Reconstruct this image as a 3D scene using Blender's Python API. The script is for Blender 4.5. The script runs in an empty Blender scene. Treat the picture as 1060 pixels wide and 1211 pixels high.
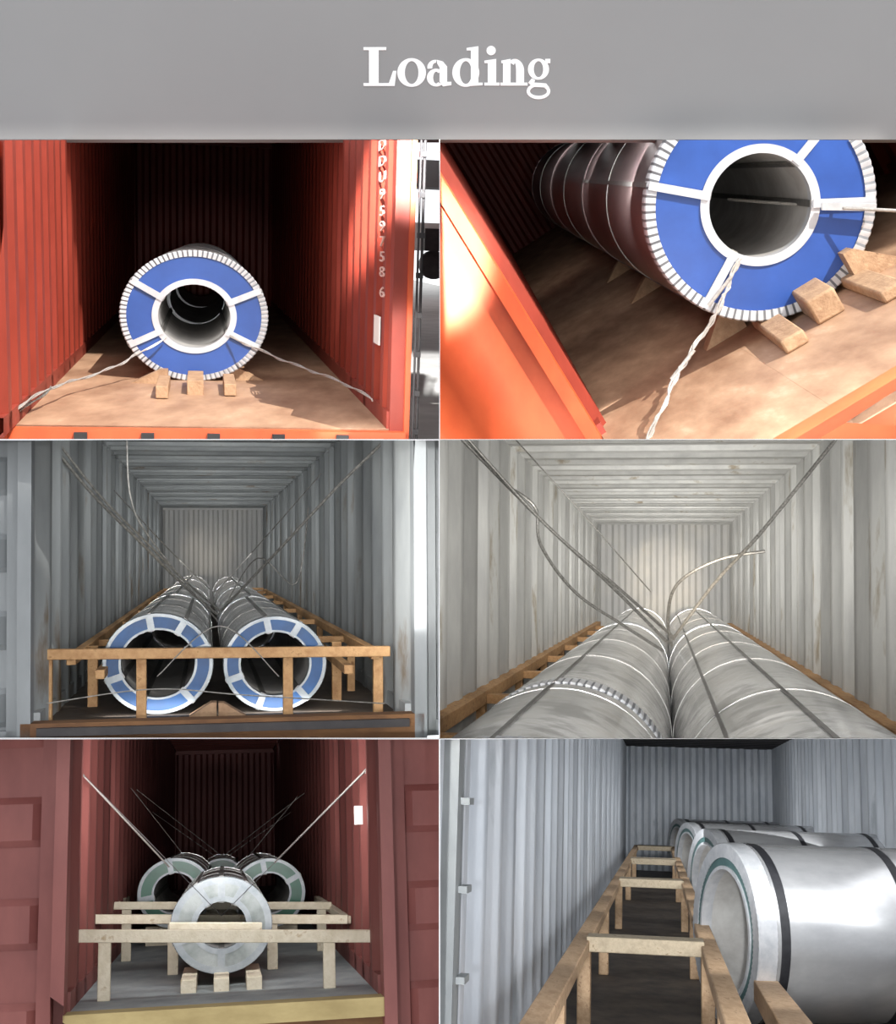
import bpy,bmesh,math,random
from mathutils import Vector as V, Matrix
random.seed(7)
F=1600.0; CAM=V((0,0,3.2)); YF=8.0; YH=11.8
sc=bpy.context.scene
sc.view_settings.view_transform='Standard'
def lin(c):
    c=c/255.0
    return c/12.92 if c<=0.04045 else ((c+0.055)/1.055)**2.4
def col(t): return (lin(t[0]),lin(t[1]),lin(t[2]),1)
def mat(name,c1,c2=None,scale=3,st=(1,1,1),rough=.6,metal=0,bump=0,bscale=None,lo=.35,hi=.68,c3=None):
    m=bpy.data.materials.new(name); m.use_nodes=True
    nt=m.node_tree; b=nt.nodes['Principled BSDF']
    b.inputs['Roughness'].default_value=rough; b.inputs['Metallic'].default_value=metal
    tc=nt.nodes.new('ShaderNodeTexCoord'); mp=nt.nodes.new('ShaderNodeMapping')
    mp.inputs['Scale'].default_value=st
    nt.links.new(tc.outputs['Object'],mp.inputs['Vector'])
    n=nt.nodes.new('ShaderNodeTexNoise'); n.inputs['Scale'].default_value=scale
    n.inputs['Detail'].default_value=6; n.inputs['Roughness'].default_value=.62
    nt.links.new(mp.outputs['Vector'],n.inputs['Vector'])
    r=nt.nodes.new('ShaderNodeValToRGB')
    r.color_ramp.elements[0].position=lo; r.color_ramp.elements[1].position=hi
    r.color_ramp.elements[0].color=col(c1); r.color_ramp.elements[1].color=col(c2 or c1)
    if c3:
        e=r.color_ramp.elements.new(min(.98,hi+.1)); e.color=col(c3)
    nt.links.new(n.outputs['Fac'],r.inputs['Fac']); nt.links.new(r.outputs['Color'],b.inputs['Base Color'])
    if bump:
        n2=nt.nodes.new('ShaderNodeTexNoise'); n2.inputs['Scale'].default_value=bscale or scale*4
        nt.links.new(mp.outputs['Vector'],n2.inputs['Vector'])
        bp=nt.nodes.new('ShaderNodeBump'); bp.inputs['Strength'].default_value=bump; bp.inputs['Distance'].default_value=.02
        nt.links.new(n2.outputs['Fac'],bp.inputs['Height']); nt.links.new(bp.outputs['Normal'],b.inputs['Normal'])
    return m

class MB:
    def __init__(s): s.v=[];s.f=[];s.m=[];s.mats=[]
    def add(s,vs,fs,m):
        if m not in s.mats: s.mats.append(m)
        k=s.mats.index(m); o=len(s.v)
        s.v+= [V(p) for p in vs]
        for f in fs: s.f.append([i+o for i in f]); s.m.append(k)
    def box(s,c,size,m,rot=None):
        c=V(c); vs=[]
        for z in(-.5,.5):
            for y in(-.5,.5):
                for x in(-.5,.5):
                    q=V((x*size[0],y*size[1],z*size[2]))
                    if rot is not None: q=rot@q
                    vs.append(c+q)
        s.add(vs,[(0,2,3,1),(4,5,7,6),(0,1,5,4),(2,6,7,3),(0,4,6,2),(1,3,7,5)],m)
    def beam(s,p0,p1,w,h,m,up=(0,0,1)):
        p0=V(p0);p1=V(p1); a=p1-p0; L=a.length; a.normalize(); up=V(up)
        sd=a.cross(up)
        if sd.length<1e-4: sd=a.cross(V((0,1,0)))
        sd.normalize(); u=sd.cross(a)
        R=Matrix((sd,a,u)).transposed()
        s.box((p0+p1)/2,(w,L,h),m,R)
    def wedge(s,c,w,h,dep,m,flip=1):
        c=V(c); a=w/2*flip
        pts=[(-a,0),(a,0),(a,h),(a*.6,h)]
        vs=[c+V((x,-dep/2,z)) for x,z in pts]+[c+V((x,dep/2,z)) for x,z in pts]
        s.add(vs,[(0,1,2,3),(7,6,5,4),(0,4,5,1),(1,5,6,2),(2,6,7,3),(3,7,4,0)],m)
    def tube(s,pts,r,m,n=8):
        pts=[V(p) for p in pts]; vs=[];fs=[]
        for i,p in enumerate(pts):
            t=(pts[min(i+1,len(pts)-1)]-pts[max(i-1,0)]).normalized()
            a=t.cross(V((.13,.21,.97)))
            if a.length<1e-3:a=t.cross(V((1,0,0)))
            a.normalize(); b=t.cross(a)
            for k in range(n):
                q=2*math.pi*k/n; vs.append(p+a*math.cos(q)*r+b*math.sin(q)*r)
        for i in range(len(pts)-1):
            for k in range(n):
                fs.append((i*n+k,i*n+(k+1)%n,(i+1)*n+(k+1)%n,(i+1)*n+k))
        fs.append(tuple(range(n))[::-1]); fs.append(tuple(range((len(pts)-1)*n,len(pts)*n)))
        s.add(vs,fs,m)
    def corr(s,o,a,L,h,n,pitch,dep,m):
        o=V(o);a=V(a);h=V(h);n=V(n); vs=[];fs=[]; t=0; k=0
        seq=[(.3,0),(.2,1),(.3,1),(.2,0)]
        pr=[(0,0)]
        while t<L:
            w,q=seq[k%4]; t=min(L,t+w*pitch); pr.append((t,q)); k+=1
        for t,q in pr:
            p=o+a*t+n*(q*dep); vs+=[p,p+h]
        for i in range(len(pr)-1): fs.append((2*i,2*i+2,2*i+3,2*i+1))
        s.add(vs,fs,m)

ROWS=(520,873.5)
class Bay:
    def __init__(s,vp,roll,S,left,row):
        f=V(((vp[0]-530)/F,1,(605.5-vp[1])/F)).normalized()
        r=f.cross(V((0,0,1))).normalized(); u=r.cross(f)
        if roll:
            c=math.cos(math.radians(roll)); q=math.sin(math.radians(roll)); r,u=r*c+u*q,u*c-r*q
        s.r,s.f,s.u,s.S=r,f,u,S
        e=.004
        cl=[(V((0,YF+.01,0)),V((0,-1,0)))]
        sg=1 if left else -1
        cl.append((CAM-V((sg*e,0,0)),V((sg,sg*10/F,0))))
        ab=lambda v:(CAM+V((0,0,e)),V((0,(605.5-v)/F,-1)))
        be=lambda v:(CAM-V((0,0,e)),V((0,-(605.5-v)/F,1)))
        if row==0: cl+=[be(165),ab(ROWS[0])]
        if row==1: cl+=[be(ROWS[0]),ab(ROWS[1])]
        if row==2: cl+=[be(ROWS[1])]
        s.cl=cl
    def w(s,p): return CAM+(s.r*p[0]+s.f*p[1]+s.u*p[2])*s.S
    def ray(s,u,v):
        w=V(((u-530)/F,1,(605.5-v)/F)); return V((w.dot(s.r),w.dot(s.f),w.dot(s.u)))
    def at(s,u,v,d): q=s.ray(u,v); return q*(d/q.y)
    def fl(s,u,v,z): q=s.ray(u,v); return q*(z/q.z)
    def wl(s,u,v,x): q=s.ray(u,v); return q*(x/q.x)

def empty(name,loc):
    e=bpy.data.objects.new(name,None); sc.collection.objects.link(e); e.location=loc; e.empty_display_size=.2
    return e
def build(mb,name,bay=None,parent=None,bevel=0,flat=False):
    ws=[bay.w(p) if bay else V(p) for p in mb.v]
    me=bpy.data.meshes.new(name); bm=bmesh.new()
    vv=[bm.verts.new(p) for p in ws]
    for f,k in zip(mb.f,mb.m):
        try: fa=bm.faces.new([vv[i] for i in f])
        except ValueError: continue
        fa.material_index=k; fa.smooth=not flat
    if bay:
        for co,no in bay.cl:
            bmesh.ops.bisect_plane(bm,geom=bm.verts[:]+bm.edges[:]+bm.faces[:],plane_co=co,plane_no=no,clear_outer=True,dist=1e-5)
    if not bm.verts: bm.free(); return None
    bmesh.ops.recalc_face_normals(bm,faces=bm.faces[:])
    for e in bm.edges:
        if len(e.link_faces)==2 and e.calc_face_angle(0)>math.radians(28): e.smooth=False
    lo=V([min(v.co[i] for v in bm.verts) for i in range(3)]);hi=V([max(v.co[i] for v in bm.verts) for i in range(3)])
    c=(lo+hi)/2; c.z=lo.z
    for v in bm.verts: v.co-=c
    bm.to_mesh(me); bm.free()
    for m in mb.mats: me.materials.append(m)
    ob=bpy.data.objects.new(name,me); sc.collection.objects.link(ob)
    if parent: ob.parent=parent; ob.location=c-parent.location
    else: ob.location=c
    if bevel:
        b=ob.modifiers.new('bevel','BEVEL'); b.width=bevel; b.segments=2; b.limit_method='ANGLE'
    return ob

# ---------- materials ----------
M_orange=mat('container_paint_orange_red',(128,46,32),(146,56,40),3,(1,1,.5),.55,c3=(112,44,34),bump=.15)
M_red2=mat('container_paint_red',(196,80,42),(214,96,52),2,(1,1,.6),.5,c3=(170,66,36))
M_grey=mat('container_paint_grey',(132,136,138),(160,164,164),2.2,(1,1,.35),.55,lo=.3,hi=.6,c3=(118,102,82),bump=.15)
M_greyd=mat('container_post_grey',(112,116,118),(130,134,136),2.2,(1,1,.35),.6)
M_grey4=mat('container_paint_pale_grey',(172,172,170),(198,198,194),1.8,(1,1,.3),.55,lo=.3,hi=.6,c3=(150,140,122))
M_rustwall=mat('container_paint_rust_stained',(186,186,184),(198,196,190),.8,(1,1,.6),.55,lo=.45,hi=.65,c3=(196,172,138))
M_white=mat('container_paint_white',(186,192,200),(212,216,222),1.6,(1,1,.3),.55,lo=.3,hi=.6,c3=(176,182,188))
M_maroon=mat('container_paint_maroon',(110,58,54),(130,74,68),2.5,(1,1,.35),.6,c3=(94,50,46),bump=.15)
M_plyw=mat('plywood_floor',(136,102,78),(176,142,114),3,(1.2,.4,1),.6,lo=.3,hi=.62,c3=(190,160,134),bump=.1)
M_floord=mat('dark_floor',(60,52,46),(96,84,72),3,(1,.6,1),.7,bump=.2)
M_floorg=mat('grey_floor',(124,130,132),(156,162,162),3,(1,.6,1),.7,bump=.2)
M_rust=mat('rusty_sill',(90,60,36),(120,84,50),6,(.5,1,1),.8,c3=(60,42,28),bump=.4)
M_yel=mat('timber_sill',(150,132,88),(176,158,110),6,(.4,1,1),.8,c3=(100,82,54),bump=.3)
M_wood=mat('timber_brown',(160,116,74),(190,150,104),5,(3,.6,3),.7,lo=.3,hi=.6,c3=(136,94,54),bump=.2)
M_wood6=mat('timber_tan',(172,138,104),(200,168,134),5,(3,.6,3),.7,lo=.3,hi=.6,c3=(140,104,72),bump=.2)
M_woodp=mat('timber_pale',(204,192,166),(222,212,190),5,(3,.6,3),.7,lo=.3,hi=.6,c3=(184,164,132),bump=.2)
M_wood6p=mat('timber_grey_pale',(168,152,128),(192,176,150),5,(3,.6,3),.7,lo=.3,hi=.6,c3=(140,120,94),bump=.2)
M_woodc=mat('timber_chock',(148,116,88),(178,146,114),6,(2,1,2),.75,c3=(118,88,62),bump=.3)
M_blue=mat('blue_protector',(34,68,136),(42,80,156),2,rough=.35,c3=(52,94,172))
M_blue3=mat('blue_protector_b',(6,62,110),(12,76,132),5,rough=.45,c3=(40,92,130))
M_green=mat('green_protector',(16,74,54),(26,94,70),4,rough=.3)
M_teal=mat('teal_protector',(56,88,88),(80,110,108),4,rough=.4)
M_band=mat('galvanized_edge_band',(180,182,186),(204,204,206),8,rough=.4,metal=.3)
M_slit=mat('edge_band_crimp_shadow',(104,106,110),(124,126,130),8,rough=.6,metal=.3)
M_band3=mat('galvanized_edge_band_dull',(122,128,132),(150,154,156),8,rough=.4,metal=.45)
M_strap=mat('steel_strap',(190,194,196),(214,216,218),8,rough=.35,metal=.6)
M_strapd=mat('dull_strap',(110,108,106),(138,136,132),8,rough=.4,metal=.6)
M_black=mat('black_strap',(26,26,30),(44,44,48),8,rough=.5)
M_coilA=mat('coil_wrap_dark',(104,88,90),(140,122,120),2,(1,.3,1),.3,metal=.6)
M_coilB=mat('coil_wrap_zinc',(150,150,150),(226,226,226),2.2,(1,1,1),.2,metal=.6,lo=.42,hi=.52,c3=(196,194,190),bump=.06)
M_coil5=mat('coil_wrap_silver_face',(108,114,112),(146,150,148),4,(1,1,1),.4,metal=.4,lo=.35,hi=.6,c3=(90,98,92))
M_coilC=mat('coil_wrap_bright',(194,194,196),(224,224,224),2,(.5,1,1),.26,metal=.65,bump=.05)
M_bore=mat('coil_bore_steel',(176,172,168),(206,204,200),3,rough=.45,metal=.25)
M_wire=mat('steel_wire_rope',(110,108,104),(160,158,152),40,rough=.45,metal=.5)
M_wirel=mat('bright_wire',(160,156,150),(190,186,180),40,rough=.45,metal=.3)
M_sign=mat('sign_grey',(146,146,146),(148,148,148),1,rough=.9)
M_letter=mat('letter_white',(250,250,250),(253,253,253),1,rough=.8)
M_div=mat('divider_grey',(110,110,110),(120,120,120),2,rough=.9)
M_conc=mat('concrete_yard',(180,178,174),(202,200,196),2,rough=.9,bump=.2)
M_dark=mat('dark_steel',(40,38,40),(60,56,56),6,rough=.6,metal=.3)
M_paper=mat('label_white',(226,224,218),(236,234,230),4,rough=.8)
M_letterp=mat('marking_paint',(190,150,140),(212,178,168),12,rough=.7,lo=.3,hi=.6)

# ---------- header sign, dividers, yard ----------
k=YH/F
mb=MB()
def sg(u,v,dy=0): return V(((u-530)*k,YH+dy,3.2+(605.5-v)*k))
c=(sg(-60,-60)+sg(1120,165))/2
mb.box(c+V((0,.05,0)),(1180*k,.1,225*k),M_sign)
LD=.006
def ring(cx,cy,rx,ry,tx,ty,a0=0,a1=360,ph=0):
    vs=[];fs=[];n=40
    for i in range(n+1):
        a=math.radians(a0+(a1-a0)*i/n)
        for dy in(0,-LD):
            vs.append(sg(cx+rx*math.cos(a),cy-ry*math.sin(a),dy)); vs.append(sg(cx+(rx-tx)*math.cos(a),cy-(ry-ty)*math.sin(a),dy))
    for i in range(n):
        o=4*i
        fs+=[(o+2,o+3,o+7,o+6),(o,o+4,o+5,o+1),(o,o+2,o+6,o+4),(o+1,o+5,o+7,o+3)]
    fs+=[(0,1,3,2),(4*n,4*n+2,4*n+3,4*n+1)]
    mb.add(vs,fs,M_letter)
pn=[0]
def poly(pts):
    pn[0]+=1; ex=LD+.0004*pn[0]
    n=len(pts); vs=[sg(u,v,0) for u,v in pts]+[sg(u,v,-ex) for u,v in pts]
    fs=[tuple(range(n,2*n))]+[(i,(i+1)%n,n+(i+1)%n,n+i) for i in range(n)]
    mb.add(vs,fs,M_letter)
def bar(u0,v0,u1,v1): poly([(u0,v0),(u1,v0),(u1,v1),(u0,v1)])
# L
bar(430,56,457,59.5); bar(436.5,58,448,100); poly([(430,102),(430,98.5),(460,98.5),(465,84),(469,84),(467,102)])
# o
ring(487,86,17,17,9,3.5)
# a
poly([(517,71),(524,73),(529,79),(529,97),(534,97),(534,101),(524,102.5),(520,97),(520,80),(517,75)])
ring(515,80,9.5,9,6,3.5,80,190); ring(516,92,11,10.5,7.5,3.5,50,310)
# d
ring(551,86,16,17,9,3.5); poly([(552,57),(566,55),(566,98),(571,98),(571,101),(557,102),(557,60),(552,60)])
# i
ring(581,60,5.5,5.5,5.4,5.4); poly([(573,72),(587,70),(587,98),(591,98),(591,101.5),(573,101.5),(573,98),(577,98),(577,75),(573,75)])
# n
poly([(593,72),(604,70),(604,98),(608,98),(608,101.5),(592,101.5),(592,98),(595,98),(595,75),(593,75)])
ring(609,84,11,14,9.5,5,0,130); poly([(610.5,84),(620,84),(620,98),(624,98),(624,101.5),(608,101.5),(608,98),(610.5,98)])
# g
ring(637,82,12.5,12.5,7,3); ring(637,108,14,9.5,4,4); bar(645,70,651,75); poly([(629,93),(633,95),(632,98),(646,99),(650,104),(630,103),(625,98)])
build(mb,'header_signboard',flat=True)

def slab(name,pts,n,th=.0015,m=None,parent=None):
    mb=MB(); n=V(n)*th
    vs=[V(p)-n for p in pts]+[V(p)+n for p in pts]
    mb.add(vs,[(0,1,2,3),(7,6,5,4),(0,4,5,1),(1,5,6,2),(2,6,7,3),(3,7,4,0)],m or M_div)
    build(mb,name,None,parent)
def rp(u,v,y): return V(((u-530)*y/F,y,3.2+(605.5-v)*y/F))
slab('light_divider_1',[rp(-40,165,YH),rp(476,165,YH),rp(476,165,40),rp(-40,165,40)],(0,0,1))  # this and the sheets below are added to block light between bays
slab('light_divider_7',[rp(520,165,YH),rp(1100,165,YH),rp(1100,165,44),rp(520,165,44)],(0,0,1))
slab('light_divider_2',[rp(-40,520,YF),rp(1100,520,YF),rp(1100,520,32),rp(-40,520,32)],(0,0,1))
slab('light_divider_3',[rp(-40,873.5,YF),rp(520,873.5,YF),rp(520,873.5,24),rp(-40,873.5,24)],(0,0,1))
slab('light_divider_4',[rp(520,873.5,YF),rp(1100,873.5,YF),rp(1100,873.5,54),rp(520,873.5,54)],(0,0,1))
slab('light_divider_5',[rp(520,165,YF),rp(520,520,YF),rp(520,520,14),rp(520,165,14)],(1,0,0))
slab('light_divider_6',[rp(520,520,YF),rp(520,1230,YF),rp(520,1230,20),rp(520,520,20)],(1,0,0))
mb=MB(); mb.box((0,-12,-.1),(50,39,.2),M_conc); build(mb,'ground')

# ---------- generic builders ----------
def container(b,xl,xr,zf,zc,d0,d1,mw,mf,mc,pitch,dep,mback=None,dl=None,ceil=True,bp=None,planks=6,bdep=None):
    e=empty('shipping_container',b.w((xl,d0,zf)))
    dl=dl or d0; H=zc-zf
    m=MB(); m.corr((xl,dl,zf),(0,1,0),d1-dl,(0,0,H),(1,0,0),pitch,dep,mw)
    m.box((xl+.02,(dl+d1)/2,zf+.05),(.06,d1-dl,.1),mw); m.box((xl+.02,(dl+d1)/2,zc-.04),(.08,d1-dl,.1),mw)
    build(m,'wall_left',b,e)
    m=MB(); m.corr((xr,d0,zf),(0,1,0),d1-d0,(0,0,H),(-1,0,0),pitch,dep,mw)
    m.box((xr-.02,(d0+d1)/2,zf+.05),(.06,d1-d0,.1),mw); m.box((xr-.02,(d0+d1)/2,zc-.04),(.08,d1-d0,.1),mw)
    build(m,'wall_right',b,e)
    m=MB(); m.corr((xl,d1,zf),(1,0,0),xr-xl,(0,0,H),(0,-1,0),bp or pitch*.5,bdep or dep*1.6,mback or mw)
    m.box(((xl+xr)/2,d1-.05,zc-.06),(xr-xl,.15,.12),mback or mw)
    build(m,'wall_back',b,e)
    m=MB(); n=planks
    for i in range(n):
        x0=xl+(xr-xl)*i/n; w=(xr-xl)/n
        m.box((x0+w/2,(d0+d1)/2,zf-.03),(w-.003,d1-d0,.06),mf)
    m.box(((xl+xr)/2,(d0+d1)/2,zf-.036),(xr-xl,d1-d0,.07),mf)
    build(m,'floor',b,e)
    if ceil:
        m=MB(); m.corr((xl,d0,zc),(0,1,0),d1-d0,(xr-xl,0,0),(0,0,-1),pitch,dep*1.3,mc)
        build(m,'ceiling',b,e)
    return e
def leaf(b,e,hx,hd,zf,zc,wd,sgn,ang,m,ribs=5,name='door_leaf'):
    a=V((sgn*math.cos(ang),math.sin(ang),0)); n=V((-a.y,a.x,0))
    if n.y>0:n=-n
    mb=MB(); H=zc-zf; o=V((hx,hd,zf))
    R=Matrix((a,-n,V((0,0,1)))).transposed()
    def pb(t,z,w,h,dep,off,mm): mb.box(o+a*t+V((0,0,z))+n*off,(w,dep,h),mm,R)
    if ribs==0:
        mb.corr(o,a,wd,(0,0,H),n,.9,.08,m)
        pb(.06,H/2,.12,H,.1,.04,m)
        return build(mb,name,b,e)
    pb(wd/2,H/2,wd,H,.03,-.02,m)
    pb(.04,H/2,.08,H,.07,.01,m); pb(wd-.04,H/2,.08,H,.07,.01,m)
    pb(wd/2,.05,wd,.1,.07,.01,m); pb(wd/2,H-.05,wd,.1,.07,.01,m)
    for i in range(ribs):
        z=H*(i+.5)/ribs; h=H/ribs*.5
        x0=.09;x1=wd-.09
        pr=[(z-h/2,0),(z-h*.36,.035),(z+h*.36,.035),(z+h/2,0)]
        vs=[]
        for x,q in((x0,0),(x0+.04,1),(x1-.04,1),(x1,0)):
            for zz,dd in pr: vs.append(o+a*x+V((0,0,zz))+n*(dd*q-.002))
        fs=[(4*i2+j,4*i2+j+1,4*i2+4+j+1,4*i2+4+j) for i2 in range(3) for j in range(3)]
        mb.add(vs,fs,m)
    return build(mb,name,b,e)

def coil(b,o,ax,e1,e2,L,R1,R2,rin,mbody,mface,mband,mbore,spokes=(),straps=(),sw=.05,ow=.1,iw=.09,bw=.09,mstrap=None,malong=None,N=180,teeth=.007,rings=False,rear=None,slit=False,name='steel_coil'):
    o=V(o);ax=V(ax).normalized();e1=V(e1).normalized();e2=V(e2).normalized(); mb=MB()
    if slit: N=270
    def P(t,r,a): return o+ax*t+e1*(math.cos(a)*R1*r)+e2*(math.sin(a)*R2*r)
    th=R2*.02; mstrap=mstrap or M_strapd; malong=malong or mstrap
    def lathe(prof,m,tooth=0,sl=False):
        vs=[];fs=[];fd=[]
        for (t,r) in prof:
            for i in range(N):
                up=tooth if (i%3 if slit else i%2) else 0
                vs.append(P(t-(up*R2 if r>.8 and t<=0 else 0),r*(1+up if t>=0 else 1),2*math.pi*i/N))
        for j in range(len(prof)-1):
            for i in range(N):
                f=(j*N+i,j*N+(i+1)%N,(j+1)*N+(i+1)%N,(j+1)*N+i)
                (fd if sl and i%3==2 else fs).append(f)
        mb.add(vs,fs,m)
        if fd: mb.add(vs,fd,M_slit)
    lathe([(L,rin),(0,rin)],mbore)
    lathe([(0.1,rin-.012),(-th,rin-.012),(-th,rin+iw),(0,rin+iw)],mband)
    lathe([(0,rin+iw-.01),(0,1-ow+.01)],mface)
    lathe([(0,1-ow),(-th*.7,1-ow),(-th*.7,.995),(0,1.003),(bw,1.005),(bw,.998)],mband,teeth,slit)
    lathe([(bw-.01,1),(L-bw+.01,1)],mbody)
    lathe([(L-bw,.998),(L-bw,1.004),(L,1.002),(L,1-ow),(L-.003,rin)],rear or mbody)
    for t in straps:
        w=sw*.6
        lathe([(t-w/2,.999),(t-w/2,1.006),(t+w/2,1.006),(t+w/2,.999)],mstrap)
    if rings:
        for t in (L*.97,):
            lathe([(t,rin),(t,rin-.015),(t+.03,rin-.015),(t+.03,rin)],mband)
    for a in spokes:
        a=math.radians(a); er=(P(0,1,a)-P(0,0,a)); rr=er.length; er.normalize(); et=ax.cross(er).normalized()
        R=Matrix((er,et,ax)).transposed()
        r0=rin*rr; r1=rr*.99
        mb.box(o+er*((r0+r1)/2)-ax*(th*1.3),(r1-r0,sw,th*1.4),mband,R)
        mb.box(o+er*(rr*(rin-.015))+ax*(L*.5),(.012,sw*.8,L),malong,R)
        mb.box(o+er*(rr*1.006)+ax*(L*.5),(.01,sw*.6,L),malong,R)
    return build(mb,name,b)
X=(1,0,0);Y=(0,1,0);Z=(0,0,1)
def smooth(pts,n=8):
    out=[];P=[V(p) for p in pts]
    for i in range(len(P)-1):
        p0=P[max(i-1,0)];p1=P[i];p2=P[i+1];p3=P[min(i+2,len(P)-1)]
        for j in range(n):
            t=j/n
            out.append(.5*((2*p1)+(p2-p0)*t+(2*p0-5*p1+4*p2-p3)*t*t+(3*p1-p0-3*p2+p3)*t**3))
    out.append(P[-1]); return out
def rope(b,lst,r,m=None,name='wire_rope',twin=0,sm=True):
    mb=MB(); pts=[b.at(*q) for q in lst]
    pts=smooth(pts) if sm and len(pts)>2 else pts
    mb.tube(pts,r,m or M_wire)
    if twin:
        q=[p+V((math.sin(i*.7)*twin,0,math.cos(i*.7)*twin)) for i,p in enumerate(smooth(pts,6) if len(pts)<4 else pts)]
        mb.tube(q,r,m or M_wire)
    return build(mb,name,b)

# ================= BAY 1 =================
b=B1=Bay((239,277),0,1.15,True,0)
zf=b.at(230,503,7.75).z; xl=b.at(10,505,7.75).x; xr=b.at(466,500,7.75).x; zc=zf+2.5
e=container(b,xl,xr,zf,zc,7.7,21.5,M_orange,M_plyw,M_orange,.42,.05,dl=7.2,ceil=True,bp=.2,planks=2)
m=MB(); m.box(((xl+xr)/2,7.66,zf-.09),(xr-xl+.1,.1,.16),M_red2)
m.box((xl-.02,7.62,zf+1.2),(.06,.12,2.7),M_red2)
for i in range(5): m.box((xl+.4+i*.36,7.6,zf-.05),(.07,.04,.05),M_dark)
build(m,'sill',b,e)
m=MB()
m.box((xr+.01,7.75,zf+1.2),(.09,.14,2.9),M_orange); m.box((xr+.06,7.7,zf+1.2),(.03,.1,2.9),M_red2)
m.tube([(xr+.11,7.6,zf-.3),(xr+.11,7.6,zc)],.009,M_dark); m.tube([(xr+.085,7.58,zf-.3),(xr+.085,7.58,zc)],.007,M_dark)
for i in range(9): m.box((xr+.1,7.6,zf+i*.22),(.035,.05,.03),M_dark)
build(m,'corner_post',b,e)
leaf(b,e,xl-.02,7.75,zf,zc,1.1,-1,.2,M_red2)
def marking(txt,u,v,size):
    cu=bpy.data.curves.new('t','FONT'); cu.body=txt; cu.size=1; cu.extrude=.02; cu.align_x='CENTER'; cu.align_y='CENTER'
    o=bpy.data.objects.new('t',cu); sc.collection.objects.link(o)
    bpy.context.view_layer.update()
    me=bpy.data.meshes.new_from_object(o.evaluated_get(bpy.context.evaluated_depsgraph_get()))
    p=b.wl(u,v,xr-.055)
    vs=[(p.x-q.co.z*.2,p.y-q.co.x*size*5.5,p.z+q.co.y*size) for q in me.vertices]
    fs=[tuple(f.vertices) for f in me.polygons]
    bpy.data.objects.remove(o); return vs,fs
m=MB()
for ch,v in zip('DDU9597586',(172,191,210,230,250,268,286,304,322,346)):
    vs,fs=marking(ch,452,v,.085); m.add(vs,fs,M_letterp)
p=b.wl(446,390,xr-.05); m.box(p,(.01,.25,.17),M_paper)
build(m,'marking',b,e)
cf=b.fl(230,450,zf); d=cf.y
c=b.at(230,374,d); R2=c.z-zf-.0; R1=R2*1.13
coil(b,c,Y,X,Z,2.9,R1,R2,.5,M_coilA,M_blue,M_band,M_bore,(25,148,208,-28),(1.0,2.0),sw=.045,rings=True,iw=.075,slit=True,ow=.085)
coil(b,c+V((.02,2.92,0)),Y,X,Z,2.9,R1,R2,.5,M_coilA,M_blue,M_band,M_bore,(20,148),(1.0,2.0),rings=False,ow=.06)
coil(b,c+V((.04,5.84,0)),Y,X,Z,2.9,R1,R2,.5,M_coilA,M_blue,M_band,M_bore,(20,148),(1.0,2.0),rings=False,ow=.06)
for u,v,w in((192,462,.08),(231,457,.11),(272,459,.08)):
    m=MB(); p=b.fl(u,v+8,zf); m.box(p+V((0,.25,.045)),(w,.7,.1 if w>.1 else .08),M_woodc); build(m,'timber_block',b,bevel=.006)
for u,v,fp in((176,456,-1),(292,452,1)):
    m=MB(); p=b.fl(u,v,zf); m.wedge(p+V((0,.2,0)),.26,.1,.12,M_woodc,-fp); build(m,'wheel_chock',b)
rope(b,[(196,400,d-.05),(160,420,d-.2),(135,434,d-.5),(95,448,d-1),(60,459,d-1.7),(20,482,d-2.4)],.005,M_wirel,'lashing_wire',twin=.01)
rope(b,[(272,398,d-.05),(305,413,d-.2),(340,428,d-.5),(375,441,d-1),(410,455,d-1.5),(440,472,d-2.1)],.005,M_wirel,'lashing_wire',twin=.01)
rope(b,[(60,459,d-1.7),(35,478,d-2.1),(10,490,d-2.5)],.005,M_wire,'lashing_wire',twin=.01)
m=MB(); m.box((xr+3.2,30,zf-.3),(6.0,44,.1),M_conc); build(m,'yard_pavement',b)
YT=b.fl(504,440,zf-.25)
m=MB(); p=b.at(508,290,26)
m.box(p+V((.2,0,.15)),(1.4,2.5,.5),M_paper); m.box(p+V((.1,-1.3,.1)),(.8,.1,.4),M_dark)
for dx in(-.1,.35):
    m.tube([p+V((dx,-1.2,-.35)),p+V((dx,-1,-.35))],.26,M_dark,20)
m.box(p+V((.2,0,1.3)),(1.4,1,.5),M_div); 
build(m,'parked_truck',b)

# ================= BAY 2 =================
b=B2=Bay((552,205),32,1.0,False,0)
dc=11.6
c=b.at(899,243,dc); R=132*dc/F; zf=c.z-R*1.03
xl=b.fl(655,405,zf).x; xr=c.x+(c.x-xl)*1.0; zc=zf+4.6
dh=b.fl(704,519,zf).y
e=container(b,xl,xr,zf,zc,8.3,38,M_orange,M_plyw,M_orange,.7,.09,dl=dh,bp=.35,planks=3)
leaf(b,e,xl,dh,zf-.2,zc,5,-1,.12,M_red2,ribs=0)  # leaf shape stands in for the sunlit stretch of the left wall
m=MB(); p=b.fl(1012,482,zf); m.box(((xl+xr)/2,p.y-.25,zf-.55),(xr-xl+1,.5,1.3),M_red2); build(m,'sill',b,e)
for i,(a,L) in enumerate(((0,6.4),(6.42,6.6),(13.04,7))):
    coil(b,c+V((0,a,0)),Y,X,Z,L,R,R,.455,M_coilA,M_blue,M_band if i==0 else M_strapd,M_bore,(138,-30,20,211) if i==0 else (),[L*.5],sw=.07,bw=.14 if i==0 else .06,ow=.09,iw=.065,teeth=.005 if i==0 else .002,slit=i==0)
for u,v,fp,w,h in((862,402,1,.42,.3),(1048,322,-1,.42,.3),(768,348,1,.5,.25),(736,325,1,.5,.25)):
    m=MB(); p=b.fl(u,v,zf); m.wedge(p+V((0,.2,0)),w,h,.22,M_woodc,fp); build(m,'wheel_chock',b)
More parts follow.
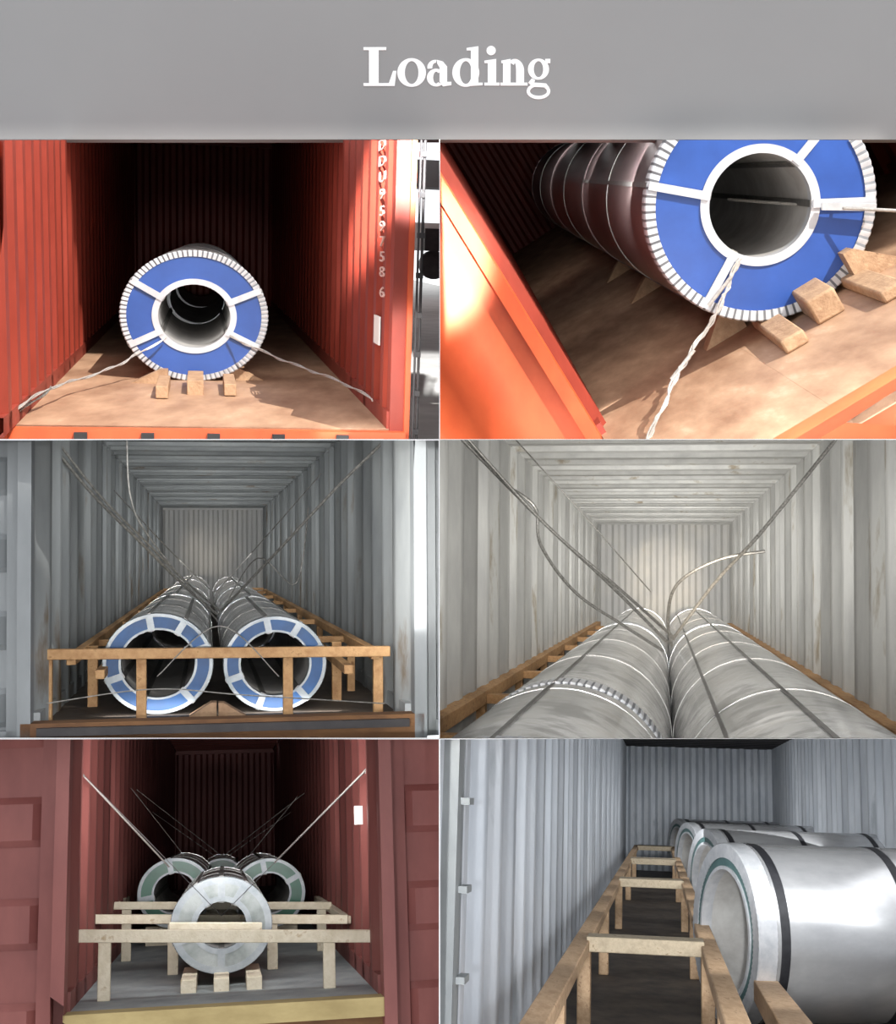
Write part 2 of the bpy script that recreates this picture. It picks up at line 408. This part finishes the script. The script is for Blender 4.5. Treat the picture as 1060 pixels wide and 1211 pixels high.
for p0,p1,w,h in(((905,382),(945,412),.2,.12),((950,352),(985,376),.24,.22),((1000,330),(1062,352),.2,.1)):
    m=MB(); a=b.fl(*p0,zf)+V((0,0,h/2)); q=b.fl(*p1,zf)+V((0,0,h/2)); m.beam(a,q,w,h,M_woodc); build(m,'timber_block',b,bevel=.02)
g=b.fl(767,519,zf)
m=MB(); pts=smooth([b.at(874,308,dc-.05),b.at(862,336,dc-.1),b.at(850,366,dc-.18),b.at(825,405,(dc+g.y)/2+.3),b.at(803,440,(dc+g.y)/2-.1),b.at(787,475,(dc+g.y)/2-.5),g])
m.tube(pts,.011,M_wirel); m.tube([q+V((math.sin(i)*.018,0,math.cos(i)*.018)) for i,q in enumerate(pts)],.009,M_wirel)
m.tube([q+V((math.cos(i*.6)*.025,0,math.sin(i*.6)*.02)) for i,q in enumerate(pts)],.008,M_wirel)
for q,dz in((b.at(852,345,dc-.2),0),(b.at(808,432,(dc+g.y)/2-.05),0)):
    m.tube([q-V((.14,0,.05)),q+V((.14,0,.06))],.016,M_wirel)
build(m,'lashing_wire',b)
m=MB(); m.beam(b.at(972,244,dc-.1),b.at(1036,245,dc-.12),.05,.06,M_strap); m.tube([b.at(862,236,dc+1.5),b.at(1000,246,dc-.15),b.at(1075,250,dc-.4)],.014,M_wirel)
build(m,'lashing_wire',b)

# ================= BAY 3 =================
b=B3=Bay((246,660),0,1.0,True,1)
zf=b.at(250,852,8.9).z; xl=b.at(38,800,8.7).x; xr=b.at(488,800,8.7).x; d1=31.5; zc=b.at(250,597,d1).z
e=container(b,xl,xr,zf,zc,8.7,d1,M_grey,M_floord,M_grey,.62,.06,bp=.22,bdep=.05,mback=M_rustwall)
m=MB(); m.box(((xl+xr)/2,8.62,zf-.06),(xr-xl+.1,.16,.22),M_rust); m.box(((xl+xr)/2,8.52,zf-.0),(xr-xl-.1,.05,.05),M_dark)
m.box((xl-.03,8.62,0),(.08,.16,2.9),M_greyd); m.box((xr+.03,8.62,0),(.08,.16,2.9),M_greyd)
build(m,'sill',b,e)
leaf(b,e,xl-.06,8.66,zf-.1,zc,1.1,-1,.05,M_greyd,ribs=5); leaf(b,e,xr+.06,8.66,zf-.1,zc,1.1,1,.05,M_greyd,ribs=5)
d=b.fl(250,843,zf).y
for i in range(4):
    dd=d+i*5
    for u in(187,325.5):
        c=b.at(u,784,d); r=(c.z-zf)-.005; r=min(r,.39)
        coil(b,(c.x,dd,zf+r),Y,X,Z,4.8,r*1.08,r,.68,M_coilB,M_blue3,M_band3,M_bore,(100,20,200,-50,-110,60) if i==0 else (90,),(1.6,3.2),sw=.045,ow=.07,iw=.03,bw=.08)
m=MB(); df=d-.3
zt=b.at(250,768,df).z; 
P=lambda u,v,dd=df: b.at(u,v,dd)
m.beam(P(38,774),P(461,770),.07,.068,M_wood)
for u in(55,167,341,448): q=P(u,775); m.box((q.x,df+.05,(zt+zf)/2-.03),(.065,.06,zt-zf-.0),M_wood)
for u in(110,398): q=b.at(u,780,df+.9); m.box((q.x,df+.9,(zt+zf)/2-.02),(.07,.07,zt-zf),M_wood)
for sx in(xl+.2,xr-.2):
    m.box((sx,(df+27)/2,zt-.05),(.06,27-df,.07),M_wood)
    m.box((sx+(.18 if sx<0 else -.18),(df+27)/2,zt-.15),(.06,27-df,.06),M_wood)
    for i in range(7): m.box((sx,df+1.6+i*3,(zt+zf)/2-.05),(.06,.08,zt-zf-.08),M_wood)
    for i in range(7): m.box((sx+(.1 if sx<0 else -.1),df+1.9+i*3,zt-.06),(.3,.08,.05),M_wood)
build(m,'timber_brace_frame',b,bevel=.005)
for u,f in((240,1),(275,-1)):
    m=MB(); q=b.fl(u,848,zf); m.wedge(q+V((0,.1,0)),.18,.09,.14,M_woodc,f); build(m,'wheel_chock',b)
for l,r_ in(([(58,522,10),(110,585,10.4),(165,640,10.8),(215,690,11.2),(256,726,11.5)],.012),
    ([(66,520,10),(120,588,10.4),(172,640,10.8),(220,688,11.2),(260,722,11.5)],.009),
    ([(452,524,10),(395,580,10.4),(330,650,10.9),(262,722,11.5)],.011),
    ([(365,600,13),(350,690,13),(305,660,13),(262,724,12)],.006),
    ([(135,580,15),(200,650,15.5),(252,700,16)],.006),([(380,560,15),(310,640,15.5),(256,700,16)],.006),
    ([(150,520,9.6),(155,590,9.7),(180,640,10),(258,735,10.8)],.006),
    ([(55,832,8.62),(180,815,8.6),(290,822,8.6),(455,832,8.62)],.004),([(186,800,8.8),(260,740,8.9),(330,800,8.8)],.004)):
    rope(b,l,r_,M_wire)

# ================= BAY 4 =================
b=B4=Bay((786,689),0,1.57,False,1)
d1=39; zc=b.at(786,615,d1).z; xl=b.at(704,650,d1).x; xr=b.at(867,650,d1).x; zf=-1.93
e=container(b,xl,xr,zf,zc,5.2,d1,M_grey4,M_floord,M_grey4,.95,.1,bp=.36,bdep=.07,mback=M_rustwall)
r=.66
for cx,runs in((-.60,((5.0,3.1),(8.25,12.3),(20.8,12))),(.73,((5.0,15.6),(20.8,12)))):
    for dd,L in runs:
        st=[s for s in (3.1,6.3,9.4,12.6) if s<L-1]
        coil(b,(cx,dd,zf+r+.0),Y,X,Z,L,r,r,.6,M_coilB,M_blue3,M_band,M_bore,(95,) if cx<0 else (95,130),st,sw=.035,bw=.3,ow=.1,teeth=.008,slit=(dd==8.25))
m=MB(); zt=-1.16
for sx,si in((xl+.14,1),(xr-.14,-1)):
    m.box((sx,21,zt),(.14,34,.13),M_wood); m.box((sx+si*.34,23,zt-.08),(.1,30,.1),M_wood)
    for i in range(8): m.box((sx+si*.16,10+i*3.6,zt-.02),(.5,.18,.09),M_wood); m.box((sx,10+i*3.6,(zt+zf)/2),(.1,.15,zt-zf),M_wood)
build(m,'timber_brace_frame',b,bevel=.008)
for l,r_ in(([(545,518,9.5),(640,615,10),(720,690,10.4),(790,760,10.8)],.013),([(552,518,9.5),(645,620,9.9),(730,694,10.3),(795,752,10.8)],.012),
    ([(990,518,9.5),(900,630,10),(845,690,10.4),(796,756,10.8)],.013),
    ([(600,575,9.9),(633,600,9.9),(640,645,10),(680,700,10.3),(735,738,10.6),(785,770,10.8)],.012),
    ([(905,652,10.2),(850,662,10.2),(802,690,10.3),(790,730,10.6),(795,765,10.8)],.012),
    ([(610,520,16),(700,620,17),(770,700,18)],.008)):
    rope(b,l,r_,M_wire)

# ================= BAY 5 =================
b=B5=Bay((265,985),0,1.13,True,2)
d0=7.9
zf=b.at(262,1186,d0).z; xl=b.at(74,1100,d0).x; xr=b.at(456,1100,d0).x; zc=zf+2.35; d1=24
e=container(b,xl,xr,zf,zc,d0,d1,M_maroon,M_floorg,M_maroon,.5,.05,bp=.2,planks=2)
m=MB(); m.box(((xl+xr)/2,d0-.08,zf-.05),(xr-xl-.06,.16,.1),M_yel); m.box(((xl+xr)/2,d0-.02,zf-.25),(xr-xl+.1,.1,.3),M_rust)
m.box((xl-.0,d0-.1,zf+.9),(.07,.16,3),M_maroon); m.box((xr+.0,d0-.1,zf+.9),(.07,.16,3),M_maroon)
build(m,'sill',b,e)
leaf(b,e,xl-.04,d0,zf-.35,zc,1.1,-1,.1,M_maroon,ribs=5); leaf(b,e,xr+.04,d0,zf-.35,zc,1.1,1,.1,M_maroon,ribs=5)
m=MB(); m.box(b.at(424,964,d0+.5)+V((0,0,0)),(.05,.01,.11),M_paper); build(m,'label',b,e)
def c5(u,v,d,rp_,L,face,rin,body,sp,ow=.14,iw=.1,band=None):
    c=b.at(u,v,d); r=rp_*d/F
    coil(b,c,Y,X,Z,L,r*1.08,r,rin,body,face,band or M_band3,M_bore,sp,(.9,1.8),sw=.045,ow=ow,iw=iw,bw=.08); return c,r
c,r=c5(262,1094,8.8,52,2.6,M_coil5,.5,M_coilB,(60,120,200,-20,-90,90))
zb=c.z-r
m=MB()
for u in(224,262,300):
    q=b.at(u,1160,8.7); m.box((q.x,8.85,(zf+zb)/2+.0),(.09,.8,zb-zf+.02),M_woodp)
build(m,'timber_cradle',b,bevel=.006)
for u in(207,318):
    c,r=c5(u,1056,11.9,38,3,M_green,.58,M_coilB,(100,30,-100,190),.09,.04); zb=c.z-r
    m=MB()
    for dd in(12.2,14): m.box((c.x,dd,(zf+zb)/2),(.5,.12,zb-zf+.01),M_woodp)
    build(m,'timber_cradle',b,bevel=.006)
c,r=c5(262,1042,15.6,25,3,M_green,.4,M_coilB,(45,135,-45),.09,.04); zb=c.z-r
m=MB(); m.box((c.x,15.9,(zf+zb)/2),(.4,.12,zb-zf+.01),M_woodp); m.box((c.x,17.9,(zf+zb)/2),(.4,.12,zb-zf+.01),M_woodp); build(m,'timber_cradle',b,bevel=.006)
m=MB()
def frame5(u0,u1,v,d,posts,h=.07):
    a=b.at(u0,v,d);q=b.at(u1,v,d); m.beam(a,q,.06,h,M_woodp)
    for u in posts:
        p=b.at(u,v,d); m.box((p.x,d+.01,(p.z+zf)/2-.0),(.07,.055,p.z-zf),M_woodp)
frame5(83,438,1107,8.3,(124,389)); frame5(107,411,1087,9.6,(205,322),.06); frame5(135,392,1071,10.8,(150,380),.055)
for (u0,v0,dd0,u1,v1,dd1) in((104,1088,9.6,150,1063,12.5),(411,1088,9.6,375,1063,12.5),(200,1096,8.5,310,1096,8.5)):
    m.beam(b.at(u0,v0,dd0),b.at(u1,v1,dd1),.05,.05,M_woodp)
build(m,'timber_brace_frame',b,bevel=.005)
for l,r_,mm in(([(76,893,8.3),(200,1025,9.6)],.006,M_wirel),([(450,893,8.3),(325,1020,9.6)],.006,M_wirel),
    ([(452,893,8.3),(262,1083,8.7)],.002,M_dark),([(76,893,8.3),(262,1083,8.7)],.002,M_dark),
    ([(155,932,12),(240,1040,12.5)],.003,M_wire),([(162,934,12),(262,1012,13)],.003,M_wire),([(360,938,12),(265,1012,13)],.003,M_wire),([(352,942,12),(280,1030,12.5)],.003,M_wire),
    ([(180,960,16),(262,1018,16)],.003,M_wire),([(345,960,16),(262,1018,16)],.003,M_wire)):
    rope(b,l,r_,mm)
m=MB()
for u,s in((76,1),(450,-1)):
    p=b.at(u,893,8.3); m.tube([p-V((.0,0,.04)),p+V((0,0,.04))],.02,M_dark); m.tube([p,p+V((s*.1,0,-.1))],.012,M_wirel)
build(m,'turnbuckle',b)

# ================= BAY 6 =================
b=B6=Bay((779,955),0,1.1,False,2)
d1=50; xl=b.at(738,940,d1).x; xr=b.at(916,940,d1).x; zc=b.at(830,881,d1).z; zf=-2.19
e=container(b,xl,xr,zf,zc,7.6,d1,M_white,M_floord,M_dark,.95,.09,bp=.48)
m=MB(); m.box((xl+.03,8.0,0),(.12,.25,5),M_grey)
for i in range(5): m.box((xl+.1,8.1+i*0,1-.5*i),(.08,.2,.04),M_grey)
build(m,'corner_post',b,e)
m=MB()
zt=-1.3; xa=b.at(640,1190,8.85).x; xb=b.at(872,1190,8.85).x
m.beam((xa,7.4,zt),(xa,47,zt),.16,.11,M_wood6); m.beam((xb,7.4,zt),(xb,47,zt),.16,.11,M_wood6)
for v,w in((1120,.7),(1045,1.2),(1019,1.6),(1003,2)):
    dd=b.fl(760,v,zt).y
    m.box(((xa+xb)/2,dd,zt+.02),(xb-xa-.1,w*.55,.14),M_wood6p)
for dd in(10.2,14,19,26,34,42):
    for x in(xa,xb): m.box((x,dd,(zt+zf)/2),(.13,.2,zt-zf),M_wood6)
m.box(((xa+xb)/2,12,zf+.15),(xb-xa,.15,.12),M_wood6)
build(m,'timber_brace_frame',b,bevel=.012)
yw=math.radians(19)
ax=V((math.cos(yw),math.sin(yw),0)); e1=V((-math.sin(yw),math.cos(yw),0))
R=.92
for i,dd in enumerate((15.1,25.5,36,46)):
    x0=(b.at(858,1095,15.1).x,.84,.72,.6)[i]
    L=min(3.4,(xr-.15-x0)/math.cos(yw))
    coil(b,(x0,dd,zf+R),ax,-e1,Z,L,R,R,.72,M_coilC,M_teal,M_band,M_bore,(),(.27,1.62,3.0),sw=.16,bw=.18,ow=.16,iw=.03,mstrap=M_black,teeth=.006,rear=M_coilC)
m=MB(); m.beam(b.fl(905,1170,-1.75),b.at(950,1240,9.6),.24,.2,M_wood6); build(m,'timber_block',b,bevel=.01)

# ---------- lights ----------
def spot(name,loc,target,P,size,blend,rad,c=(1,1,1)):
    l=bpy.data.lights.new(name,'SPOT'); l.energy=P; l.spot_size=math.radians(size); l.spot_blend=blend; l.shadow_soft_size=rad; l.color=c
    o=bpy.data.objects.new(name,l); sc.collection.objects.link(o); o.location=loc
    o.rotation_euler=(V(target)-V(loc)).to_track_quat('-Z','Y').to_euler()
def fill(vp,ctr,back,P,size,blend=.4,c=(1,1,1),depth=12,rad=.4):
    f=V(((vp[0]-530)/F,1,(605.5-vp[1])/F)).normalized(); spot('added_fill_spot',CAM-f*back,rp(ctr[0],ctr[1],depth),P,size,blend,rad,c)  # added fill from the camera side, not a lamp of the place
def infill(b,x,d,z,P,w=1.4,h=.9,c=(1,1,1)):
    l=bpy.data.lights.new('added_fill_area','AREA'); l.shape='RECTANGLE'; l.size=w*b.S; l.size_y=h*b.S; l.energy=P*b.S**2; l.color=c  # added area fill inside the container, facing away from the camera
    o=bpy.data.objects.new('added_fill_area',l); sc.collection.objects.link(o); o.location=b.w((x,d,z))
    o.rotation_euler=b.f.to_track_quat('-Z','Y').to_euler()
sd=V((-.42,.66,-.62)).normalized()
t=rp(535,330,10.5); LP=t-sd*40
spot('sun_lamp',LP,t,4*math.pi*7.2*1600,12,.1,.03,(1,.96,.9))
lampe=empty('added_sun_blocker',LP)  # added unseen plates that keep the sun spot on the upper row
kk=.15
def bd(u0,u1,v,y,dz,name):
    a=rp(u0,v,y);q=rp(u1,v,y); pts=[LP+(p-LP)*kk for p in (a,q,q+V((0,0,dz)),a+V((0,0,dz)))]
    slab(name,pts,(0,1,0),.01,M_dark,lampe)
bd(-500,1600,165,YH,9,'sun_block_upper'); bd(-500,1600,520,YF,-9,'sun_block_lower')
spot('added_yard_fill',V((-.15,-4,7)),B1.w(YT),120000,5,.5,.1)  # added spot that brightens the pavement strip beside the container
fill((239,277),(240,400),10,1200,7); fill((552,205),(880,340),10,2000,7)
fill((246,660),(262,700),10,4500,12)
fill((786,689),(790,700),14,30000,10,c=(1,.98,.95))
fill((265,985),(262,1060),10,1500,11)
fill((779,955),(820,1040),14,20000,10,c=(.95,.98,1))
infill(B1,0,10.5,-.3,12)
infill(B2,1.2,12.6,-.4,120,1.2,1.0); infill(B2,1.5,17,0,110,2.,1.6); infill(B2,1.5,24,.3,140,2.,1.6)
def row(b,x,z,d0,d1,n,P,w,h,c=(1,1,1)):
    for i in range(n): infill(b,x,d0+(d1-d0)*i/(n-1),z,P,w,h,c)
row(B3,.1,.3,9.4,28,10,11,1.8,.9)
row(B4,0,.45,5.4,35,12,42,2.8,1.3,(1,.98,.95))
infill(B5,0,8.2,.3,36); infill(B5,0,10.5,.2,8)
row(B6,1.2,-.2,8.2,40,12,42,3.4,1.2,(.95,.98,1))
spot('added_fill_spot',CAM-V((0,6,0)),rp(246,655,31),10000,2.4,1,.2,(1,.88,.72))  # added warm spot standing in for a sun patch on the back wall
spot('added_fill_spot',CAM-V((0,6,0)),rp(786,690,60),90000,4,1,.2,(1,.86,.68))  # same added sun-patch spot for the other back wall

w=bpy.data.worlds.new('sky'); sc.world=w; w.use_nodes=True
bg=w.node_tree.nodes['Background']; bg.inputs[0].default_value=(.95,.965,1,1); bg.inputs[1].default_value=1.5

cam=bpy.data.cameras.new('camera'); co=bpy.data.objects.new('camera',cam); sc.collection.objects.link(co)
co.location=CAM; co.rotation_euler=(math.pi/2,0,0); cam.sensor_fit='HORIZONTAL'; cam.sensor_width=36; cam.lens=36*F/1060; cam.clip_end=500
sc.camera=co
